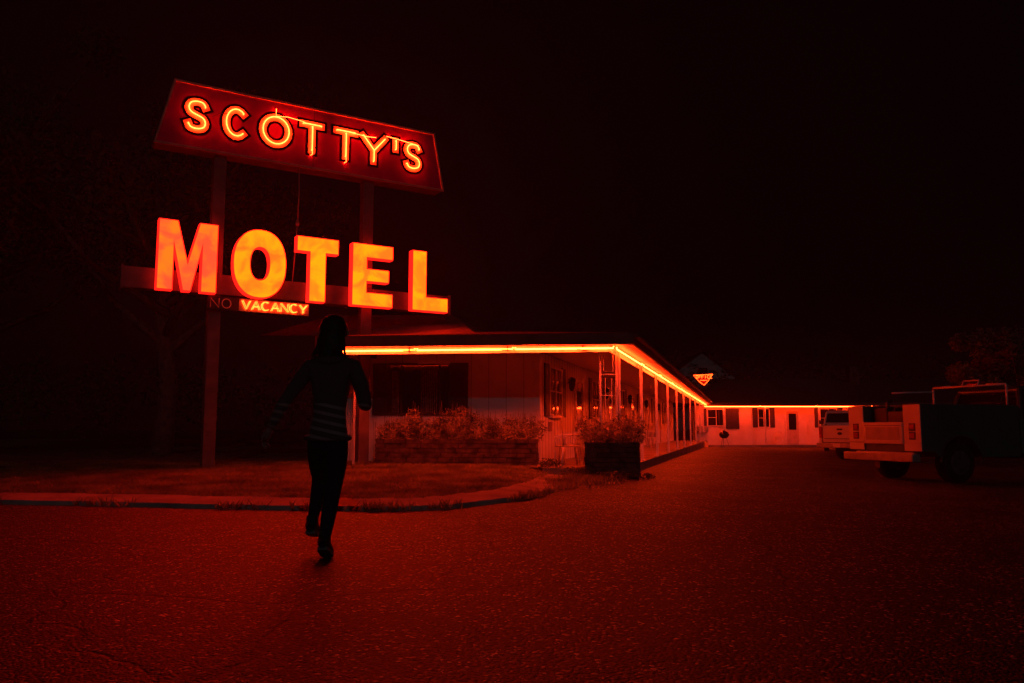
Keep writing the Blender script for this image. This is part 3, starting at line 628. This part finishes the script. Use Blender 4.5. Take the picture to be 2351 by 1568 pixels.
def service_truck(loc,rz):
    e=empty('utility_service_truck',loc,rz)
    W=1.0; ar=arch(.95,.50,.42)
    side=[(0,.62),(0,1.55),(2.5,1.55),(2.5,.50),(1.5,.50)]+[p for p in ar if p[1]>.5]+[(.42,.50),(.3,.62)]
    for nm,y0,y1 in (('utility_box_left',.55,W),('utility_box_right',-W,-.55)):
        b=MB(); b.prism(side,y0,y1); b.obj(nm,'carshade',e,bevel=.012)
    b=MB()
    for s in (-1,1):
        for x0,x1,z0,z1 in ((.06,.38,.72,1.48),(.42,1.5,1.0,1.48),(1.56,2.44,.58,1.48)):
            y=s*W; ya,yb=(y,y+.012) if s>0 else (y-.012,y)
            b.box(x0,x1,ya,yb,z0,z1)
    b.obj('compartment_doors','carshade',e,bevel=.01)
    b=MB()
    for s in (-1,1):
        for x,z in ((.22,1.1),(.95,1.2),(2.0,1.05)): b.box(x-.05,x+.05,min(s*(W+.012),s*(W+.03)),max(s*(W+.012),s*(W+.03)),z-.03,z+.03)
        b.tube([(.95+.52*math.cos(t),s*(W+.01),.42+.52*math.sin(t)) for t in [pi*i/12 for i in range(13)]],.022,6)
    b.obj('latches_and_arch_trim','hub',e)
    b=MB(); b.box(-.012,0.0,.56,.99,.63,1.545); b.box(-.012,0,-.99,-.56,.63,1.545); b.obj('rear_panels','carwhite',e)  # rear keeps the light body colour, the other sides are shade-coloured
    b=MB(); b.box(-.03,.03,-.54,.54,.76,1.20); b.obj('tailgate','carwhite',e,bevel=.012)
    b=MB(); b.box(-.036,-.031,-.46,.46,.84,1.10); b.obj('tailgate_panel',pm('tailgate_panel_paint',(.5,.46,.42),None,5,.5),e)
    b=MB(); b.box(-.038,-.031,-.50,.50,1.125,1.135); b.box(-.012,-.004,-.985,-.565,.78,.79); b.box(-.02,-.0125,.565,.985,.78,.79); b.obj('panel_gaps','darkmetal',e)
    b=MB(); b.box(-.22,-.02,-.96,.96,.42,.58); b.box(-.02,.1,-.8,.8,.44,.6); b.obj('step_bumper','chrome',e,bevel=.015)
    b=MB(); b.box(-.20,-.12,-.08,.08,.28,.40); b.box(0,2.6,-.5,.5,.5,.62); b.box(2.5,5.6,-.4,.4,.45,.6); b.obj('chassis','darkmetal',e)
    b=MB(); b.box(.02,2.5,-.55,.55,.62,.75); b.box(2.42,2.5,-.55,.55,.75,1.55); b.obj('bed_floor_and_bulkhead','carshade',e)
    b=MB()
    for s in (-1,1):
        for z in (.93,1.10): b.box(-.03,-.012,s*.78-.06,s*.78+.06,z-.055,z+.055)
    b.obj('taillights','tail',e,bevel=.01)
    b=MB()
    for s in (-1,1):
        for z in (.93,1.10): b.box(-.02,-.0125,s*.78-.08,s*.78+.08,z-.075,z+.075)
    b.obj('taillight_bezels','darkmetal',e)
    cg=MB(); cg.box(.15,.75,-.42,.02,.81,1.42); cg.tube([(.3,-.4,1.42),(.3,-.35,1.52),(.3,-.05,1.52),(.3,0,1.42)],.02,6); cg.box(.9,1.8,-.1,.5,.81,1.35); cg.box(.2,.6,.1,.45,.81,1.5)
    cg.tube([(.4,.28,1.5),(.4,.28,1.62),(.5,.28,1.66)],.04,8); cg.obj('cargo','shutter',e,bevel=.04)
    b=MB()
    for s in (-.93,.93): b.tube([(2.3,s,1.5),(2.3,s,1.98)],.022,6); b.tube([(2.3,s,1.98),(2.3,s*.5,2.0)],.022,6)
    b.tube([(2.3,-.93,1.98),(2.3,.93,1.98)],.022,6); b.tube([(2.3,.15,1.98),(2.35,.15,2.1),(2.35,-.25,2.1),(2.3,-.25,1.98)],.018,6); b.tube([(2.3,.93,1.9),(1.2,1.0,1.86)],.02,6); b.obj('ladder_rack','plastic',e,True)
    b=MB(); b.box(2.6,2.95,.05,.3,1.97,2.06); b.obj('beacon_light','tail',e,bevel=.02)
    cabin(e,2.62,4.75,.93,.55,1.97,'carshade')
    b=MB(); b.prism([(4.75,.55),(4.85,.55)]+[p for p in arch(5.3,.48,.42)[::-1] if p[1]>.55]+[(6.0,.55),(6.05,1.1),(5.9,1.24),(4.75,1.28)],-.95,.95); b.obj('hood_and_fenders','carshade',e,bevel=.04)
    b=MB(); b.box(6.03,6.15,-.98,.98,.42,.62); b.obj('front_bumper','chrome',e,bevel=.02)
    b=MB()
    for s in (-1,1): b.box(4.3,4.42,min(s*.98,s*1.2),max(s*.98,s*1.2),1.3,1.6)
    b.obj('mirrors','carblack',e,bevel=.02)
    for x in (.95,5.3):
        for s in (-1,1): wheel(e,x,s*.83,.40,.26,'wheel')
    return e
service_truck((7.67,16.55,zg(8.2)),math.radians(17.5))
def pickup(loc,rz,paint,cabp=None,sc=(1,1,1)):
    e=empty('pickup_truck',loc,rz); e.scale=sc; W=.98; cabp=cabp or paint
    bed=[(0,.60),(0,1.28),(1.95,1.28),(1.95,.50),(1.62,.50)]+[p for p in arch(1.15,.46,.42) if p[1]>.5]+[(.66,.50),(.4,.55)]
    for nm,y0,y1 in (('bed_side_left',.86,W),('bed_side_right',-W,-.86)):
        b=MB(); b.prism(bed,y0,y1); b.obj(nm,paint,e,bevel=.02)
    b=MB(); b.box(.02,1.95,-.86,.86,.6,.72); b.box(1.88,1.95,-.86,.86,.72,1.28); b.obj('bed_floor','carblack',e)
    b=MB(); b.box(-.02,.05,-.80,.80,.66,1.27); b.obj('tailgate',paint,e,bevel=.02)
    b=MB(); b.box(-.03,-.021,-.72,.72,.78,.80); b.box(-.035,-.021,-.12,.12,1.1,1.16); b.obj('tailgate_crease_and_handle','carblack',e)
    b=MB(); b.lathe((0,0,0),[(0,.11),(.01,.1)],'z',20); o=b.obj('round_badge','carblack',e); o.rotation_euler=(0,-pi/2,0); o.location=(-.021,0,.98); o.scale=(.5,1,1)
    b=MB(); b.box(-.04,.05,.82,.965,.82,1.22); b.box(-.04,.05,-.965,-.82,.82,1.22); b.obj('taillights','tail',e,bevel=.02)
    b=MB(); b.box(-.2,.0,-.95,.95,.46,.64); b.obj('rear_bumper','chrome',e,bevel=.03)
    b=MB(); b.box(-.21,-.201,-.16,.16,.48,.62); b.obj('licence_plate','white2',e)
    cabin(e,2.0,4.35,.93,.5,1.93,cabp)
    b=MB(); b.prism([(4.35,.5),(4.45,.5)]+[p for p in arch(4.9,.46,.42)[::-1] if p[1]>.5]+[(5.5,.5),(5.55,1.05),(5.4,1.2),(4.35,1.28)],-.95,.95); b.obj('hood_and_fenders',paint,e,bevel=.05)
    b=MB(); b.box(.3,5.3,-.4,.4,.34,.5); b.obj('chassis','darkmetal',e)
    b=MB(); 
    for s in (-1,1): b.box(3.9,4.0,min(s*.98,s*1.18),max(s*.98,s*1.18),1.28,1.48)
    b.obj('mirrors','carblack',e,bevel=.02)
    for x in (1.15,4.9):
        for s in (-1,1): wheel(e,x,s*.84,.39,.26,'wheel')
    return e
pickup((17.75,43.0,zg(17)),math.atan2(.94,.36),'carwhite',sc=(1.05,1.0,1.16))
pickup((11.95,29.2,zg(12.8)),math.atan2(.43,.9),'carwhite')
# ------------------------------------------------------------ PERSON
pe=empty('walking_person')
V=[];Eg=[];Rr=[]
def J(x,y,z,r,par=None,r2=None):
    V.append((x,y,z)); Rr.append((r,r2 or r)); 
    if par is not None: Eg.append((par,len(V)-1))
    return len(V)-1
py=6.0
pel=J(-1.375,py,.92,.135,None,.105)
wa=J(-1.375,py+.02,1.06,.125,pel,.095); ch=J(-1.38,py+.05,1.24,.15,wa,.11); uc=J(-1.38,py+.07,1.38,.15,ch,.10); nb_=J(-1.38,py+.09,1.50,.062,uc); nk=J(-1.378,py+.10,1.56,.058,nb_)
h1=J(-1.375,py+.115,1.63,.085,nk,.092); h2=J(-1.372,py+.115,1.71,.088,h1,.10); h3=J(-1.372,py+.10,1.775,.055,h2,.06)
a1=J(-1.545,py+.06,1.42,.072,uc); a2=J(-1.62,py+.00,1.28,.064,a1); a3=J(-1.70,py-.06,1.14,.056,a2); a4=J(-1.77,py-.02,1.02,.046,a3); a5=J(-1.82,py+.03,.955,.032,a4); 
b1=J(-1.205,py+.08,1.42,.072,uc); b2=J(-1.14,py+.03,1.27,.064,b1); b3=J(-1.105,py+.0,1.13,.056,b2); b4=J(-1.12,py+.14,1.13,.046,b3); b5=J(-1.15,py+.25,1.17,.032,b4)
r1=J(-1.305,py+.0,.84,.098,pel); r2=J(-1.315,py+.02,.66,.082,r1); r3=J(-1.335,py+.02,.49,.062,r2,.065); r4=J(-1.35,py-.04,.32,.058,r3,.062); r5=J(-1.36,py-.10,.13,.038,r4); 
l1=J(-1.455,py+.03,.84,.098,pel); l2=J(-1.485,py+.18,.69,.082,l1); l3=J(-1.505,py+.32,.56,.062,l2); l4=J(-1.515,py+.27,.40,.055,l3); l5=J(-1.52,py+.18,.24,.038,l4)
me=bpy.data.meshes.new('body'); me.from_pydata(V,Eg,[]); ob=bpy.data.objects.new('body',me); S.collection.objects.link(ob); ob.parent=pe
sk=ob.modifiers.new('Skin','SKIN'); sk.use_smooth_shade=True
if not me.skin_vertices: 
    bpy.context.view_layer.objects.active=ob
    bpy.ops.mesh.customdata_skin_add()
for i,sv in enumerate(me.skin_vertices[0].data): sv.radius=Rr[i]; sv.use_root=(i==0)
sb=ob.modifiers.new('Sub','SUBSURF'); sb.levels=2; sb.render_levels=2
dg=bpy.context.evaluated_depsgraph_get(); ev=bpy.data.meshes.new_from_object(ob.evaluated_get(dg)); ob.modifiers.clear(); ob.data=ev
mt=bpy.data.materials.new('striped_hoodie'); mt.use_nodes=True; nt=mt.node_tree; b=nt.nodes['Principled BSDF']; tc=nt.nodes.new('ShaderNodeTexCoord'); sx=nt.nodes.new('ShaderNodeSeparateXYZ'); nt.links.new(tc.outputs['Object'],sx.inputs[0])
m1=nt.nodes.new('ShaderNodeMath'); m1.operation='MULTIPLY_ADD'; m1.inputs[1].default_value=.22; nt.links.new(sx.outputs['X'],m1.inputs[0]); nt.links.new(sx.outputs['Z'],m1.inputs[2])
m2=nt.nodes.new('ShaderNodeMath'); m2.operation='MULTIPLY'; m2.inputs[1].default_value=2*pi/.062; nt.links.new(m1.outputs[0],m2.inputs[0])
m3=nt.nodes.new('ShaderNodeMath'); m3.operation='SINE'; nt.links.new(m2.outputs[0],m3.inputs[0]); m4=nt.nodes.new('ShaderNodeMath'); m4.operation='GREATER_THAN'; m4.inputs[1].default_value=.35; nt.links.new(m3.outputs[0],m4.inputs[0])
m5=nt.nodes.new('ShaderNodeMath'); m5.operation='LESS_THAN'; m5.inputs[1].default_value=1.14; nt.links.new(sx.outputs['Z'],m5.inputs[0]); m6=nt.nodes.new('ShaderNodeMath'); m6.operation='MULTIPLY'; nt.links.new(m4.outputs[0],m6.inputs[0]); nt.links.new(m5.outputs[0],m6.inputs[1])
mxx=nt.nodes.new('ShaderNodeMix'); mxx.data_type='RGBA'; mxx.inputs[6].default_value=(.16,.09,.085,1); mxx.inputs[7].default_value=(.42,.3,.27,1); nt.links.new(m6.outputs[0],mxx.inputs[0]); nt.links.new(mxx.outputs[2],b.inputs['Base Color']); b.inputs['Roughness'].default_value=.9
ev.materials.clear()
for mm in (mt,M['jeans'],M['skin'],M['hair']): ev.materials.append(mm)
for p in ev.polygons:
    p.use_smooth=True; c=p.center
    if c.z<.88: k_=1
    elif c.z>1.545: k_=2
    else: k_=0
    if c.x<-1.80 and c.z<.99: k_=2
    if c.x>-1.2 and c.y>py+.225 : k_=2
    if k_==1 and c.x<-1.66: k_=0
    p.material_index=k_
b=MB()
def lump(c,r,n=10):
    o=len(b.v)
    for i in range(n+1):
        th=pi*i/n
        for j in range(16):
            ph=2*pi*j/16; k1=1+.06*math.sin(7*ph+3*th)
            b.v.append((c[0]+r[0]*math.sin(th)*math.cos(ph)*k1,c[1]+r[1]*math.sin(th)*math.sin(ph)*k1,c[2]+r[2]*math.cos(th)))
    for i in range(n):
        for j in range(16): b.f.append((o+i*16+j,o+i*16+(j+1)%16,o+(i+1)*16+(j+1)%16,o+(i+1)*16+j))
lump((-1.374,py+.082,1.715),(.108,.105,.115)); lump((-1.378,py+.03,1.60),(.092,.06,.13)); lump((-1.40,py+.02,1.53),(.075,.045,.10))
b.obj('hair','hair',pe,True)
b=MB()
for k_ in range(60):
    a=random.uniform(-.09,.09); b.tube([(-1.375+a*.9,py+.0+abs(a)*.6,1.72),(-1.378+a*1.15,py-.02+abs(a)*.5,1.58),(-1.385+a*1.4+random.gauss(0,.01),py-.005+random.gauss(0,.01),1.46+random.random()*.06)],[.010,.009,.002],4)
b.obj('hair_strands','hair',pe,True)
b=MB(); b.tube([(-1.372,py+.205,1.71),(-1.372,py+.235,1.67),(-1.372,py+.21,1.655)],[.008,.018,.010],8)
for s in (-1,1): b.tube([(-1.372+s*.088,py+.12,1.72),(-1.372+s*.102,py+.115,1.70),(-1.372+s*.09,py+.12,1.66)],[.012,.016,.010],6)
b.obj('nose_and_ears','skin',pe,True)
b=MB(); b.tube([(-1.40,py+.212,1.625),(-1.372,py+.222,1.622),(-1.344,py+.212,1.625)],[.004,.008,.004],6); b.obj('mouth','door',pe,True)
b=MB()
for s in (-1,1): lump((-1.372+s*.034,py+.205,1.70),(.013,.01,.009),6)
b.obj('eyes','sole',pe,True)
b=MB(); b.tube([(-1.38+.10*math.cos(t),py+.08+.085*math.sin(t),1.485+.02*math.sin(t)) for t in [2*pi*i/14 for i in range(14)]],.034,8,True); b.obj('hoodie_collar',mt,pe,True)
b=MB(); b.tube([(-1.378+.158*math.cos(t),py+.01+.118*math.sin(t),.885) for t in [2*pi*i/20 for i in range(20)]],.022,8,True); b.obj('hoodie_hem',mt,pe,True)
def hand(w_,d,side,nm):
    w_=Vector(w_); d=Vector(d).normalized(); s=Vector(side).normalized(); n_=d.cross(s).normalized(); b=MB()
    b.tube([w_-d*.02,w_+d*.02,w_+d*.055,w_+d*.085],[.024,.030,.036,.030],8)
    for i,(o_,ln) in enumerate(((-.027,.062),(-.009,.074),(.009,.070),(.027,.054))):
        p0=w_+d*.08+s*o_; p1=p0+d*ln*.45+n_*.008; p2=p1+d*ln*.3+n_*.022; p3=p2+d*ln*.12+n_*.024
        b.tube([p0,p1,p2,p3],[.0095,.009,.008,.006],6)
    p0=w_+d*.03-s*.028; b.tube([p0,p0+d*.022-s*.022,p0+d*.048-s*.026+n_*.012],[.012,.011,.008],6)
    b.obj(nm,'skin',pe,True)
hand((-1.825,py+.035,.945),(-.5,.35,-.75),(.3,.9,.25),'left_hand'); hand((-1.155,py+.26,1.175),(-.2,.8,.35),(.2,-.3,.9),'right_hand')
def shoe(ax,ay,az,pitch,nm):
    e=bpy.data.objects.new(nm,None); S.collection.objects.link(e); e.parent=pe; e.location=(ax,ay,az); e.rotation_euler=(pitch,0,.05)
    b=MB(); L_=[(-.075,.03,.028),(-.06,.042,.052),(0,.044,.062),(.06,.042,.048),(.12,.048,.034),(.17,.042,.026),(.195,.02,.012)]
    o=0; n=12
    for y,rx,rz in L_:
        for k_ in range(n):
            t=2*pi*k_/n; b.v.append((rx*math.cos(t),y,rz+rz*math.sin(t)*.98))
    for i in range(len(L_)-1):
        for k_ in range(n): b.f.append((i*n+k_,i*n+(k_+1)%n,(i+1)*n+(k_+1)%n,(i+1)*n+k_))
    b.f.append(tuple(range(n))); b.f.append(tuple((len(L_)-1)*n+k_ for k_ in range(n)))
    b.tube([(0,-.015,.07),(0,-.02,.13)],[.046,.044],10)
    b.obj(nm+'_upper','shoe',e,True)
    b=MB(); 
    out=[(-.035,-.075),(.035,-.075),(.047,0),(.044,.06),(.052,.12),(.044,.175),(0,.2),(-.044,.175),(-.05,.12),(-.042,.06),(-.045,0)]
    n=len(out); b.add([(x,y,-.012) for x,y in out]+[(x,y,.014) for x,y in out],[tuple(range(n))[::-1],tuple(range(n,2*n))]+[(i,(i+1)%n,(i+1)%n+n,i+n) for i in range(n)]); b.obj(nm+'_sole','sole',e)
    return e
shoe(-1.362,py-.10,.075,math.radians(-20),'right_shoe'); shoe(-1.52,py+.17,.165,math.radians(-12),'left_shoe')
print('OK built')
